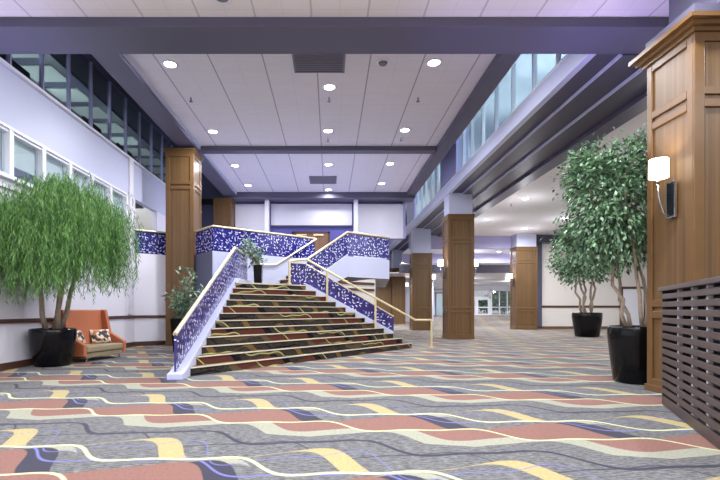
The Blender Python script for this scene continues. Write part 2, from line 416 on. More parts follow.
# back wall on the upper storey
YB = 24.0
struct('wall_back', MB().box(XL-.2, 2.95, YB, YB+.2, 3.1, H+7.6).box(2.95, 3.9, YB, YB+.2, H+3.7, H+7.6), M['purple'])
struct('wall_back_slate', MB().box(XL, -4.7, YB-.06, YB, 3.15, H+7.6), M['slate'])
struct('trim_11', MB().box(XL, -4.95, YB-.12, YB-.06, H+5.45, H+5.75), M['black'])
struct('wall_back_panel_left', MB().box(-4.98, -3.32, YB-.08, YB, 3.15, H+5.5), M['white'])
struct('wall_back_panel_centre', MB().box(-3.06, 1.14, YB-.10, YB, H+4.37, H+5.5), M['white'])
struct('wall_back_panel_right', MB().box(1.46, 2.95, YB-.08, YB, 3.15, H+5.5).box(2.95, 3.8, YB-.08, YB, H+3.7, H+5.5), M['white'])
struct('trim_12', MB().box(-3.06, 1.14, YB-.14, YB-.02, H+4.31, H+4.38), M['beam_dark'])
struct('trim_13', MB().box(-3.32, -3.12, YB-.6, YB, 3.15, H+5.85), M['trim'])
struct('trim_14', MB().box(1.22, 1.43, YB-.6, YB, 3.15, H+5.85), M['trim'])
struct('trim_15', MB().box(3.8, 3.92, YB-.1, YB+.2, H+3.7, H+5.6), M['lav_mid'])
d = thing('door_2', None, None, (-.97, YB-.05, 3.15), kind='structure')
build('door_frame', MB().box(-1.98, -1.86, YB-.08, YB, 3.15, 5.32).box(-.12, .0, YB-.08, YB, 3.15, 5.32).box(-1.98, 0, YB-.08, YB, 5.22, 5.32), M['brown'], d)
for x0, x1, hx in ((-1.86, -1.0, -1.07), (-.98, -.12, -.91)):
    lf = build('door_leaf', MB().box(x0, x1, YB-.05, YB, 3.15, 5.22), M['wood_door'], d)
    build('push_bar', MB().box(x0+.1, x1-.1, YB-.11, YB-.05, 4.15, 4.22), M['brass'], lf)
    build('door_closer', MB().box(x0+.12, x1-.22, YB-.12, YB-.05, 5.1, 5.18), M['brass'], lf)

# right mezzanine: fascia, stepped soffit, windows, piers
YE = 41
struct('wall_mezzanine_fascia', MB().box(5.0, 5.16, 8.86, YE, H+4.94, H+5.36), M['lav'], bevel=.01)
struct('trim_16', MB().box(4.99, 5.16, 8.86, YE, H+5.35, H+5.40), M['trim'])
sof = [(5.16,4.96,5.62),(5.62,4.90,6.31),(6.31,4.84,7.02)]
sb = MB()
for x0, z, x1 in sof: sb.box(x0, x1+.02, 8.86, YE, H+z, H+z+.3)
struct('ceiling_soffit_ribs', sb, M['beam_dark'])  # dark colour stands in for the shaded rib faces
rb = MB()
for x0, z, x1 in sof[1:]: rb.box(x0-.012, x0+.015, 8.86, YE, H+z-.012, H+z+.06)
struct('soffit_lit_edge', rb, M['lav'])  # pale strips paint the lit edges of the soffit steps
struct('trim_21', MB().box(7.02, 7.5, 8.86, YE, H+4.74, H+4.9), M['beam'])
struct('floor_mezzanine', MB().box(5.16, 10, 8.86, YE, H+5.27, H+5.33), M['slate'])
struct('wall_mezzanine_back', MB().box(9.2, 9.3, 8.86, YE, H+5.3, H+7.6), M['cyan'])
struct('wall_mezzanine_end', MB().box(3.86, 9.2, YE, YE+.2, 0, H+7.6), M['lav'])
for k, (a, b) in enumerate(((18.3,20.9),(27.4,30.0),(36.6,39.2))):
    struct('wall_mezzanine_pier', MB().box(5.02, 5.5, a, b, H+5.3, H+7.6), M['lav_mid'])
YR = [9.0,10.2,11.4,12.7,14.0,15.2,16.4,17.4,18.3]
YR2 = [20.9,22.0,23.1,24.2,25.3,26.4,27.4]
for seq in (YR, YR2):
    for a, b in zip(seq[:-1], seq[1:]):
        nwin += 1
        w = thing('window_%d' % nwin, None, None, (5.06, (a+b)/2, H+5.36), kind='structure')
        build('mullion', MB().box(5.02, 5.12, a-.035, a+.035, H+5.36, H+7.2), M['trim'], w)
        build('pane', MB().box(5.06, 5.075, a+.035, b-.035, H+5.36, H+7.2), M['glass_blue'], w)
struct('wall_mezzanine_header', MB().box(5.02, 5.2, 10, 36.6, H+7.2, H+7.6), M['lav_mid'])

# far right: bulkheads stepping down to the glazed entrance, frontal wall with chair rail
YW = 29.95
struct('wall_right_back', MB().box(13.15, 24, YW, YW+.2, 0, H+4.9), M['cream'])
struct('baseboard_right_back', MB().box(13.15, 24, YW-.03, YW, 0, .17), M['wood_trim'])
struct('trim_18', MB().box(13.15, 24, YW-.05, YW, 1.39, 1.52), M['brown'])
struct('trim_19', MB().box(13.3, 13.75, YW-.12, YW, .17, H+4.3), M['slate'])
struct('trim_20', MB().box(13.15, 24, YW-.5, YW, H+4.3, H+4.8), M['beam_dark'])
door3 = struct('door_3', MB().box(19.0, 20.4, YW-.06, YW, 0, 2.6), M['trim'])
build('door_frame', MB().box(18.85, 19.02, YW-.1, YW, 0, 2.7).box(20.38, 20.55, YW-.1, YW, 0, 2.7).box(18.85, 20.55, YW-.1, YW, 2.6, 2.75), M['brown'], door3)
struct('wall_bulkhead', MB().box(5.16, 13.2, YW, YW+.2, H+3.96, H+4.95), M['lav_mid'])
struct('ceiling_step', MB().box(5.16, 24, YW+.2, 32.7, H+3.96, H+4.05), M['trim'])
struct('wall_bulkhead_middle', MB().box(5.16, 24, 32.7, 32.85, H+3.32, H+4.05), M['lav_mid'])
struct('ceiling_step_middle', MB().box(5.16, 24, 32.85, 34.2, H+3.32, H+3.4), M['trim'])
struct('wall_bulkhead_far', MB().box(5.16, 24, 34.2, 34.35, H+2.73, H+3.4), M['beam_dark'])
struct('ceiling_entrance', MB().box(3.9, 30, 34.35, 52.3, H+2.73, H+2.8), M['trim'])
wrm = MB().box(24, 24.2, -6, 30, 0, .5)  # unseen side, left open between posts to let daylight in
for k in range(13): wrm.box(24, 24.15, -6+3*k, -5.85+3*k, .5, H+5.1)
struct('wall_right_open', wrm, M['trim'])
struct('wall_entrance_header', MB().box(3.9, 30, 52, 52.2, H+2.2, H+2.8), M['white'])
struct('wall_entrance_left', MB().box(3.9, 13.2, 52, 52.2, .6, H+2.3), M['white'])
struct('wall_hidden_side', MB().box(3.6, 3.9, YB, YE, H+4.6, H+5.6), M['white'])
ZF = .61
# entrance glazing
d4 = thing('door_4', None, None, (16.6, 52, ZF), kind='structure')
build('door_frame', MB().box(15.0, 15.16, 51.95, 52.1, ZF, H+2.2).box(18.0, 18.22, 51.95, 52.1, ZF, H+2.2).box(15, 18.2, 51.95, 52.1, ZF+1.9, ZF+2.12).box(15, 18.2, 51.95, 52.1, H+2.08, H+2.2), M['trim'], d4)
for a, b in ((15.16, 16.58), (16.58, 18.0)):
    lf = build('door_leaf', MB().box(a, a+.16, 51.97, 52.05, ZF, ZF+1.9).box(b-.16, b, 51.97, 52.05, ZF, ZF+1.9).box(a+.16, b-.16, 51.97, 52.05, ZF, ZF+.2).box(a+.16, b-.16, 51.97, 52.05, ZF+1.75, ZF+1.9).box(a+.16, b-.16, 51.97, 52.05, ZF+.85, ZF+.97), M['trim'], d4)
    build('pane', MB().box(a+.16, b-.16, 52.0, 52.02, ZF+.2, ZF+1.75), M['glass'], lf)
build('transom_pane', MB().box(15.16, 18.0, 52.0, 52.02, ZF+2.12, H+2.08), M['glass'], d4)
xs = [18.22, 19.1, 20.0, 20.9, 21.8, 22.7, 23.6]
for a, b in zip(xs[:-1], xs[1:]):
    nwin += 1
    w = thing('window_%d' % nwin, None, None, ((a+b)/2, 52, ZF), kind='structure')
    build('window_frame', MB().box(a, a+.09, 51.95, 52.1, ZF, H+2.2).box(a, b, 51.95, 52.1, ZF, ZF+.08).box(a, b, 51.95, 52.1, ZF+.88, ZF+.97).box(a, b, 51.95, 52.1, H+2.12, H+2.2), M['trim'], w)
    build('pane', MB().box(a+.09, b, 52.0, 52.02, ZF+.08, H+2.12), M['glass'], w)
nwin += 1
w = thing('window_%d' % nwin, None, None, (12.6, 52, ZF), kind='structure')
build('window_frame', MB().box(11.9, 12.0, 51.9, 52.0, ZF, 3.2).box(13.2, 13.3, 51.9, 52.0, ZF, 3.2).box(11.9, 13.3, 51.9, 52, 3.1, 3.2), M['slate'], w)
build('pane', MB().box(12, 13.2, 51.96, 51.98, ZF, 3.1), M['glass_blue'], w)
struct('ground_outside', MB().box(-10, 50, 56, 90, .4, .6), M['paving'])

# ------------------------------------------------------------------ pillars
def pillar(x0, x1, y0, y1, zt, label, mids, cor=.10, corh=.22, cap=0, capin=.03, capmat='lav', group='wood panelled pillars'):
    cx, cy = (x0+x1)/2, (y0+y1)/2
    p = thing('wood_panelled_pillar', label, 'pillar', (cx, cy, 0), group=group)
    build('shaft', MB().box(x0, x1, y0, y1, 0, zt), M['wood'], p)
    t = .03; sw = .11
    zz = [.0] + list(mids) + [zt-corh]
    def frame(face):
        mb = MB()
        def strip(u0, u1, z0, z1):
            if face == 'front': mb.box(x0+u0, x0+u1, y0-t, y0, z0, z1)
            elif face == 'left': mb.box(x0-t, x0, y0+u0, y0+u1, z0, z1)
            else: mb.box(x1, x1+t, y0+u0, y0+u1, z0, z1)
        W = (x1-x0) if face == 'front' else (y1-y0)
        strip(-t if face == 'front' else 0, sw, 0, zt-corh); strip(W-sw, W+(t if face == 'front' else 0), 0, zt-corh)
        strip(sw, W-sw, 0, .2); strip(sw, W-sw, zt-corh-.12, zt-corh)
        for z in mids:
            strip(sw, W-sw, z-.14, z-.03); strip(sw, W-sw, z+.03, z+.14)
            strip(sw, W-sw, z-.03, z+.03) if False else None
        return mb
    for fc in ('front', 'left', 'right'):
        build('panel_frame', frame(fc), M['wood_trim'], p, bevel=.008)
    c = MB()
    n = 3
    for k in range(n):
        e = t + (cor-t)*((k+1)/n)**1.4; a = zt-corh+corh*k/n
        c.box(x0-e, x1+e, y0-e, y1+e, a, a+corh/n+.001)
    build('cornice', c, M['wood_trim'], p)
    build('plinth', MB().box(x0-t-.012, x1+t+.012, y0-t-.012, y1+t+.012, 0, .1), M['wood_trim'], p, bevel=.006)
    if cap:
        build('capital', MB().box(x0+capin, x1-capin, y0+capin, y1-capin, zt, cap), M[capmat], p)['label'] = 'lavender plaster block above the wood'
    return p
pillar(4.96, 5.96, 6.25, 7.16, 5.19, 'large wood panelled pillar at right, beside the slatted screen', (1.26, 4.14), cor=.19, corh=.18, cap=H+4.15, capin=-.03, capmat='beam')
pillar(5.03, 6.08, 19.5, 20.45, 5.30, 'wood panelled pillar right of the stair handrail, nearest of the three in that row', (1.26, 4.18), cor=.05, corh=.12, cap=H+4.96)
pillar(5.03, 6.16, 27.9, 28.9, 4.68, 'wood panelled pillar behind the foot of the brass handrail, middle of the receding row', (1.26, 3.9), cor=.05, corh=.12, cap=H+4.96)
pillar(5.18, 6.2, 38.0, 39.0, 4.69, 'farthest wood panelled pillar, under the end of the right balcony', (1.26, 3.9), cor=.05, corh=.12, cap=H+4.96)
pillar(11.76, 13.05, 29.0, YW, 5.22, 'wood panelled pillar where the entrance hall meets the white wall, left of the far ficus', (1.26, 4.3), cor=.05, corh=.12, cap=H+4.8)
pillar(-5.70, -4.78, 16.06, 17.0, H+5.62, 'tall wood panelled pillar at left between stair and white wall', (1.26, 5.6), cor=.09, corh=.16)
pillar(-5.8, -4.95, 23.0, 23.9, H+5.6, 'wood panelled pillar in the upper back left corner behind the blue balustrade', (4.5,), cor=.04, corh=.12)
struct('wall_wood_panelling', MB().box(-3, 5.1, 38.2, 38.5, 0, 4.69), M['wood'])
struct('ceiling_under_storey', MB().box(-3, 2.9, 24, 38.3, 3.6, 3.7), M['tile_plain'])

# ------------------------------------------------------------------ staircase
N = 12; RS = .1675
def L(k): t = (k-1)/(N-1); return (-2.615, 8.62+(12.75-8.62)*t)
def Rr(k): t = (k-1)/(N-1); return (2.66+(-.75-2.66)*t, 15.0+(14.24-15.0)*t)
st = thing('staircase', 'wide carpeted staircase with dark risers and pale nosings rising to a landing', 'staircase', (-.3, 12.2, 0))
def step_pair(a, b, c, d_, z0, z1):
    s = build('step', MB().prism([a, b, c, d_], z0, z1-.022), M['stair_carpet'], st)
    dv = (Vector(b)-Vector(a)).normalized(); nn = Vector((dv.y, -dv.x))*.03
    a2 = (a[0]+nn.x, a[1]+nn.y); b2 = (b[0]+nn.x, b[1]+nn.y)
    n3 = -nn*.4; a3 = (a[0]+n3.x, a[1]+n3.y); b3 = (b[0]+n3.x, b[1]+n3.y)
    build('tread', MB().prism([a3, b3, c, d_], z1-.022, z1), M['stair_carpet'], s)
    build('nosing', MB().prism([a2, b2, b3, a3], z1-.02, z1+.002), M['nosing'], s)['label'] = 'pale cream nosing strip'
for k in range(1, N):
    step_pair(L(k), Rr(k), Rr(k+1), L(k+1), 0, RS*k)
ZL = RS*N
land = [L(N), Rr(N), RB, (-2.03, 16.57), (-2.615, 16.1)]
build('landing', MB().prism(land, 0, ZL-.022), M['stair_carpet'], st)
build('landing_top', MB().prism(land, ZL-.022, ZL), M['stair_carpet'], st)
build('nosing', MB().slab(L(N), Rr(N), (ZL-.03,ZL-.03,ZL+.002,ZL+.002), -.03, .05), M['nosing'], st)
lerp = lambda a, b, t: (a[0]+(b[0]-a[0])*t, a[1]+(b[1]-a[1])*t)
LB_ = (-2.03, 16.57)
for k in range(7):
    t0, t1 = k/7, (k+1)/7
    z1 = ZL + (3.15-ZL)*(k+1)/7
    step_pair(lerp(LB_, PT, t0), lerp(RB, RT, t0), lerp(RB, RT, t1), lerp(LB_, PT, t1), ZL-.02, z1-.003)
# left stringer and right stringer
sp = [(8.16, .0), (8.16, .11), (8.3, .13), (13.35, 2.17), (15.6, 2.17), (15.6, 0)]
sv = [(-2.90, y, z) for y, z in sp] + [(-2.618, y, z) for y, z in sp]
n6 = len(sp)
build('stringer', MB().add(sv, [tuple(range(n6)), tuple(range(n6, 2*n6))[::-1]] + [(i+n6, (i+1) % n6+n6, (i+1) % n6, i) for i in range(n6)]), M['lav'], st, bevel=.012)
A3, A12 = Rr(3), Rr(12)
build('stringer', MB().slab(A12, A3, (0, 0, 2.06, .56), .0, .14), M['lav'], st)

def panel_uv(a, b):
    dv = Vector((b[0]-a[0], b[1]-a[1])).normalized()
    return lambda v: ((v.x-a[0])*dv.x+(v.y-a[1])*dv.y, v.z)
def balustrade(label, segs, mat, railmat, r=.035, t=.03, group=None, side=0, posts=()):
    """segs: list of (a, b, (bot_a, bot_b, top_a, top_b)); rail follows the tops"""
    a0 = segs[0][0]
    o = thing('balustrade', label, 'balustrade', (a0[0], a0[1], segs[0][2][0]), group=group)
    path = []
    for a, b, z in segs:
        build('panel', MB().slab(a, b, z, -t/2+side, t/2+side), mat, o, uv=panel_uv(a, b))
        path += [(a[0], a[1], z[2]+.01), (b[0], b[1], z[3]+.01)]
    q = [path[0]]
    for p in path[1:]:
        if (Vector(p)-Vector(q[-1])).length > .05: q.append(p)
    build('handrail', MB().tube(q, r, 10), railmat, o, smooth=False)
    for p, z0, z1 in posts:
        build('post', MB().tube([(p[0], p[1], z0), (p[0], p[1], z1)], .022, 8), railmat, o)
    return o
balustrade('sloping blue balustrade up the left side of the main stair with pale handrail',
           [((-2.77,8.22),(-2.77,13.4),(.14,2.19,.80,3.04)), ((-2.77,13.4),(-2.77,15.35),(2.19,2.19,3.04,3.02))], M['dash_lilac'], M['pale_rail'], r=.042)
balustrade('lilac blue balustrade sloping down the right side of the main stair behind the brass rail',
           [((-1.22,13.9),(-.75,14.3),(2.02,2.02,2.66,2.66)), ((-.75,14.3),(2.06,14.93),(2.08,.55,2.66,1.02))], M['dash_lilac'], M['pale_rail'], r=.022)
balustrade('long blue balcony balustrade above the lavender wall behind the landing',
           [((-4.74,16.2),P0,(3.18,3.18,3.99,3.99)), (P0,PT,(3.18,3.18,3.99,3.99))], M['dash_blue'], M['pale_rail'], r=.035, side=.03)
balustrade('blue balustrade climbing beside the upper flight and along the right balcony end',
           [(RB,RT,(2.10,3.2,2.89,3.99)), (RT,RE,(3.2,3.2,3.99,3.99))], M['dash_blue'], M['pale_rail'], r=.038, side=.02)
balustrade('short navy balcony balustrade between left wall and tall wood pillar',
           [(WA,WB,(3.2,3.2,3.99,3.99))], M['dash_navy'], M['brass'], r=.03, side=.05)

# brass handrail standing on the right of the main stair
hr = thing('stair_handrail', 'brass handrail on posts down the right of the main stair to the carpet', 'handrail', (3.29, 14.9, 0))
q0 = Vector((2.75,14.85,.92)); q1 = Vector((-.74,14.1,2.80))
build('rail', MB().tube([(-1.21,13.75,2.70), (-.80,14.05,2.78), tuple(q1), tuple(q0), (3.29,14.9,.915)], .036, 10), M['brass'], hr)
build('post', MB().tube([(3.29,14.9,0),(3.29,14.9,.915)], .034, 10), M['brass'], hr)
build('post', MB().tube([(-1.21,13.75,ZL),(-1.21,13.75,2.70)], .034, 10), M['brass'], hr)
for px, zst in ((1.44, RS*4), (-.09, RS*9)):
    t = (q0.x-px)/(q0.x-q1.x); c = q0.lerp(q1, t)
    build('post', MB().tube([(c.x, c.y, zst), (c.x, c.y, c.z)], .034, 10), M['brass'], hr)
for p in ((3.29,14.9,0), (-1.21,13.75,ZL)):
    build('post_foot', MB().tube([(p[0],p[1],p[2]+.0),(p[0],p[1],p[2]+.03)], .06, 14), M['brass'], hr)
# wall rail on the lavender wall
wr = thing('wall_handrail', 'slim pale handrail fixed to the lavender wall behind the landing', 'handrail', (-2.68, 15.97, 2.83))
nb = Vector((.628,-.777))*.09
def wp(p, z): return (p[0]+nb.x, p[1]+nb.y, z)
W0, W1, W2 = (-2.68,16.05), (-1.99,16.61), PT
build('rail', MB().tube([wp(W0,2.83), wp(W1,2.87), wp(W2,3.97)], .03, 8), M['pale_rail'], wr)
for p, z in ((lerp(W0,W1,.3), 2.84), (lerp(W1,W2,.3), 3.18), (lerp(W1,W2,.8), 3.74)):
    build('bracket', MB().tube([wp(p,z), (p[0], p[1], z-.06)], .012, 6), M['pale_rail'], wr)

# ------------------------------------------------------------------ ceiling fittings
def downlight(name_label, loc):
    o = thing('recessed_ceiling_light', name_label, 'ceiling light', loc, group='recessed ceiling lights')
    return o
dl0 = downlight('recessed ceiling light just behind the front beam at left', (-3.84, 11.05, ZC))
n = 24
build('trim_ring', MB().lathe([(.135,-.004),(.15,-.02),(.19,-.014),(.195,0),(.15,0),(.135,-.003)], n=n), M['trim'], dl0, world=False, smooth=True)
build('lens', MB().lathe([(.001,-.004),(.133,-.006),(.133,-.012),(.08,-.026),(.001,-.028)], n=n), M['lens'], dl0, world=False, smooth=True)
DL = [(-3.84,11.05,ZC)]
def more(px, py, zr, label):
    Y = zr*F/(309.7-py); X = (px-330)/F*Y
    copy_tree(dl0, (X, Y, H+zr), label=label); DL.append((X, Y, H+zr))
more(329.5,87,5.9,'recessed ceiling light just below the near ceiling vent')
more(434,62.5,5.9,'recessed ceiling light just behind the front beam at right')
more(213,131.5,5.9,'recessed ceiling light before the cross beam, left of three')
more(328,130.7,5.9,'recessed ceiling light before the cross beam, middle of three')
more(405,130,5.9,'recessed ceiling light before the cross beam, right of three')
more(235,165.5,5.9,'recessed ceiling light just beyond the cross beam, left of three')
more(328.5,164.5,5.9,'recessed ceiling light between the cross beam and the far ceiling vent')
more(390,163.5,5.9,'recessed ceiling light just beyond the cross beam, right of three')
more(248,185,5.9,'farthest recessed ceiling light at left near the back wall')
more(328.5,189.5,5.9,'recessed ceiling light beyond the far vent near the back wall')
more(381.5,183.5,5.9,'farthest recessed ceiling light at right near the back wall')
more(525.8,198.3,4.8,'recessed light in the low right ceiling, nearest of the four')
more(487,219.5,4.8,'recessed light in the low right ceiling close to the soffit ribs')
more(565,218,4.8,'recessed light in the low right ceiling left of the near ficus')
more(525,228.3,4.8,'recessed light in the low right ceiling above the far wood pillar')
more(499,251.5,3.96,'small recessed light in the stepped ceiling towards the glazed entrance')

def vent(label, x0, x1, y0, y1):
    v = thing('ceiling_vent', label, 'ceiling vent', ((x0+x1)/2, (y0+y1)/2, ZC), group='ceiling vents')
    build('vent_frame', MB().box(x0,x0+.05,y0,y1,ZC-.025,ZC).box(x1-.05,x1,y0,y1,ZC-.025,ZC).box(x0,x1,y0,y0+.05,ZC-.025,ZC).box(x0,x1,y1-.05,y1,ZC-.025,ZC), M['vent'], v)
    build('backing', MB().box(x0+.05,x1-.05,y0+.05,y1-.05,ZC-.008,ZC-.002), M['grille'], v)
    k = 0; y = y0+.09
    while y < y1-.07:
        build('slat', MB().box(x0+.05, x1-.05, y, y+.045, ZC-.02, ZC-.012), M['vent'], v); y += .085
    return v
vent('large grey ceiling vent directly behind the front beam', -.88, .36, 10.0, 11.42)
vent('grey ceiling vent beyond the cross beam near the back wall', -.93, .30, 20.3, 21.5)

def sprinkler(px, py, zr, label):
    Y = zr*F/(309.7-py); X = (px-330)/F*Y; z = H+zr
    s = thing('sprinkler_head', label, 'sprinkler', (X, Y, z), group='ceiling sprinkler heads')
    build('escutcheon', MB().lathe([(.001,.02),(.055,.02),(.055,0),(.05,-.015),(.001,-.02)], n=14), M['trim'], s, world=False)
    build('stem', MB().lathe([(.001,-.015),(.02,-.015),(.018,-.12),(.001,-.12)], n=10), M['vent'], s, world=False)
    build('deflector', MB().lathe([(.001,-.12),(.05,-.12),(.05,-.132),(.001,-.132)], n=12), M['vent'], s, world=False)
sprinkler(191,97,5.9,'small sprinkler head right of the front left ceiling light')
sprinkler(329,97,5.9,'small sprinkler head below the light under the near vent')
sprinkler(418,97,5.9,'small sprinkler head on the main ceiling below the front right light')
sprinkler(328,138,5.9,'small sprinkler head before the cross beam at centre')
sprinkler(401,137,5.9,'small sprinkler head before the cross beam at right')
sprinkler(554,178,4.8,'small sprinkler head in the low ceiling nearest the ficus')
sprinkler(511,203,4.8,'small sprinkler head in the low ceiling near the soffit ribs')
Y = 5.9*F/(309.7-62); X = (383-330)/F*Y
sd = thing('smoke_detector', 'grey smoke detector on the ceiling left of the front right light', 'smoke detector', (X, Y, ZC))
build('mount', MB().lathe([(.001,0),(.15,0),(.15,-.02),(.001,-.02)], n=24), M['trim'], sd, world=False)
build('sensor', MB().lathe([(.001,-.02),(.11,-.02),(.09,-.06),(.001,-.07)], n=24), M['vent'], sd, world=False)

sk = thing('ceiling_speaker', 'round speaker grille in the near ceiling in front of the front beam', 'speaker', (-1.76, 7.5, H+5.09))
build('rim', MB().lathe([(.11,0),(.15,-.004),(.155,-.012),(.12,-.016),(.11,-.01)], n=28), M['trim'], sk, world=False, smooth=True)
build('grille', MB().lathe([(.001,-.004),(.118,-.004),(.118,-.010),(.001,-.012)], n=28), M['vent'], sk, world=False)

# ------------------------------------------------------------------ wall sconces
sc0 = thing('wall_sconce', 'lit wall sconce with chrome arm on the large right pillar', 'wall lamp', (4.93, 6.62, 2.83), group='wall sconces')
build('backplate', MB().box(-.03, 0, -.07, .07, -.22, .24), M['pot'], sc0, world=False, bevel=.006)
build('bezel', MB().box(-.034, -.002, -.085, -.07, -.24, .26).box(-.034, -.002, .07, .085, -.24, .26).box(-.034,-.002,-.085,.085,.24,.26).box(-.034,-.002,-.085,.085,-.26,-.24), M['chrome'], sc0, world=False)
arm = [(-.03,0,-.2),(-.07,0,-.23),(-.13,0,-.18),(-.18,0,-.04),(-.205,0,.10),(-.21,0,.26)]
build('arm', MB().tube(arm, .012, 8), M['chrome'], sc0, world=False, smooth=True)
build('socket', MB().lathe([(.001,0),(.035,0),(.03,.06),(.001,.06)], (-.21,0,.25), n=14), M['chrome'], sc0, world=False)
build('lamp_shade', MB().lathe([(.115,.31),(.125,.315),(.12,.58),(.11,.575),(.112,.32)], (-.20,0,0), n=28).lathe([(.001,.36),(.11,.37),(.001,.38)], (-.20,0,0), n=20), M['shade'], sc0, world=False, smooth=True)
SCON = [(4.93-.2, 6.62, 2.83+.44)]
def sconce(x, y, z, right, label):
    copy_tree(sc0, (x, y, z), math.pi if right else 0, label); SCON.append((x+(.2 if right else -.2), y, z+.44))
sconce(5.0, 19.95, 2.83, False, 'lit sconce on the left face of the pillar right of the stair handrail')
sconce(6.11, 19.95, 2.83, True, 'lit sconce on the right face of the pillar right of the stair handrail')
sconce(6.19, 28.4, 2.83, True, 'lit sconce on the right face of the middle receding pillar')
sconce(6.23, 38.4, 2.9, True, 'lit sconce on the right face of the farthest receding pillar')
sconce(11.73, 29.4, 2.95, False, 'lit sconce on the left face of the pillar by the entrance hall')

# ------------------------------------------------------------------ slatted screen
ss = thing('slatted_screen', 'dark brown slatted screen with flat top in front of the right pillar', 'screen', (4.0, 5.15, 0))
sa = Vector((4.40, 6.1)); sdv = (Vector((3.68,4.55))-sa).normalized(); sb_ = sa+sdv*3.4
a, b = tuple(sb_), tuple(sa)                       # a nearer the camera
for k in range(14):
    z0 = .05+k*.103
    build('slat', MB().slab(a, b, (z0,z0,z0+.066,z0+.066), -.03, 0), M['slatwood'], ss, bevel=.005)
for t in (.03, .18, .33, .48, .63, .80):
    p = sb_.lerp(sa, t); p2 = sb_.lerp(sa, t+.016)
    build('post', MB().slab(tuple(p), tuple(p2), (0,0,1.49,1.49), -.075, -.032), M['trim'], ss)
build('back_panel', MB().slab(a, b, (.02,.02,1.49,1.49), -.30, -.28), M['black'], ss)
nb2 = Vector((sdv.y, -sdv.x))
build('end_panel', MB().slab(tuple(sa-Vector((0,0))), tuple(sa+Vector((-sdv.y, sdv.x))*.30), (.0,.0,1.49,1.49), 0, -.025), M['slatwood'], ss)
build('top_board', MB().slab(a, tuple(sa-sdv*.03), (1.49,1.49,1.545,1.545), -.34, .035), M['slatwood'], ss, bevel=.008)
build('base_board', MB().slab(a, b, (0,0,.05,.05), -.02, .0), M['slatwood'], ss)

# ------------------------------------------------------------------ plants
def leaf(mb, p, d, nrm, l, w):
    d = d.normalized(); s = d.cross(nrm)
    if s.length < 1e-4: s = Vector((1,0,0))
    s.normalize(); n2 = s.cross(d)
    mb.add([p, p+d*l*.45+s*w*.5+n2*w*.12, p+d*l, p+d*l*.45-s*w*.5+n2*w*.12], [(0,1,2),(0,2,3)])
def rv(): return Vector((random.gauss(0,1), random.gauss(0,1), random.gauss(0,1)))
def pot_prof(r, h):
    return [(r*.05,0),(r*.74,0),(r*.80,.03),(r*.92,h*.45),(r*1.0,h*.82),(r*1.0,h*.97),(r*.97,h),(r*.90,h),(r*.88,h*.93),(r*.05,h*.93)]
def crooked(p0, p1, r0, r1, mb, wob=.06, n=7):
    pts = []; rs = []
    for i in range(n):
        t = i/(n-1); p = Vector(p0).lerp(Vector(p1), t)
        if 0 < i < n-1: p += Vector((random.uniform(-wob,wob), random.uniform(-wob,wob), 0))
        pts.append(p); rs.append(r0+(r1-r0)*t)
    mb.tube(pts, rs, 7)
    return pts
# weeping tree
wx, wy = -6.2, 10.3
wt = thing('potted_weeping_tree', 'weeping green tree in black pot beside the orange settee', 'potted tree', (wx, wy, 0))
build('pot', MB().lathe(pot_prof(.47, .83), (wx,wy,0), 40), M['pot'], wt, smooth=True)
build('soil', MB().lathe([(.01,.775),(.41,.775),(.41,.785),(.2,.80),(.01,.80)], (wx,wy,0), 24), M['soil'], wt)
tops = []
for (dx, dy, ex, ey, ez) in ((-.1,-.1,-6.25,9.7,2.9),(.1,.0,-5.8,10.1,3.3),(.05,.14,-5.6,10.7,3.1),(-.02,.08,-6.05,10.6,3.2)):
    mb = MB(); pts = crooked((wx+dx,wy+dy,.78), (ex,ey,ez), .06, .03, mb, .05)
    for k in range(5):
        crooked(pts[-2], (max(XL+.12, ex+random.uniform(-.4,.5)), ey+random.uniform(-.7,.7), ez+random.uniform(.2,.8)), .02, .008, mb, .04, 5)
    build('trunk', mb, M['bark'], wt, smooth=True)
mb = MB()
cxw, cyw, czw = -5.75, 9.95, 3.08
clumps = []
while len(clumps) < 74:
    a = random.uniform(0, 2*math.pi); rr = math.sqrt(random.random())
    x = cxw+math.cos(a)*rr*1.0; y = cyw+math.sin(a)*rr*1.42
    if x < XL+.15: continue
    top = czw+1.10*math.sqrt(max(0, 1-rr*rr*.93))-.1*rr+random.uniform(-.85, .06)*(1 if random.random() < .62 else .15)
    clumps.append((x, y, top, 1.26+.42*(1-rr)+random.random()**1.6*1.0+.85*max(0, y-10.25), random.uniform(.16,.30), a))
for x0, y0, top, bot, cr_, a in clumps:
    for k in range(34):
        x = max(XL+.2, x0+random.gauss(0, cr_*.75)); y = y0+random.gauss(0, cr_*.75)
        p = Vector((x, y, top+random.uniform(-.22,.1)))
        ln = max(.3, (p.z-bot)*random.uniform(.55,1.05)); m_ = max(5, int(ln/.055))
        vel = Vector((math.cos(a), math.sin(a), 0))*random.uniform(.1,.5)+Vector((x-x0, y-y0, 0))*1.2+Vector((0,0,.3))
        sway = Vector((random.uniform(-.12,.12), random.uniform(-.12,.12), 0))
        for i in range(m_):
            vel = vel.lerp(Vector((0,0,-1))+sway, .33)
            p = p+vel*.055
            if p.x < XL+.2: p.x = XL+.2
            for sgn in (1,-1):
                if random.random() < .25: continue
                d = Vector((random.uniform(-.6,.6), random.uniform(-.6,.6), -1))
                leaf(mb, p, d, rv(), random.uniform(.09,.15), random.uniform(.009,.017))
build('foliage', mb, M['willow_leaf'], wt)

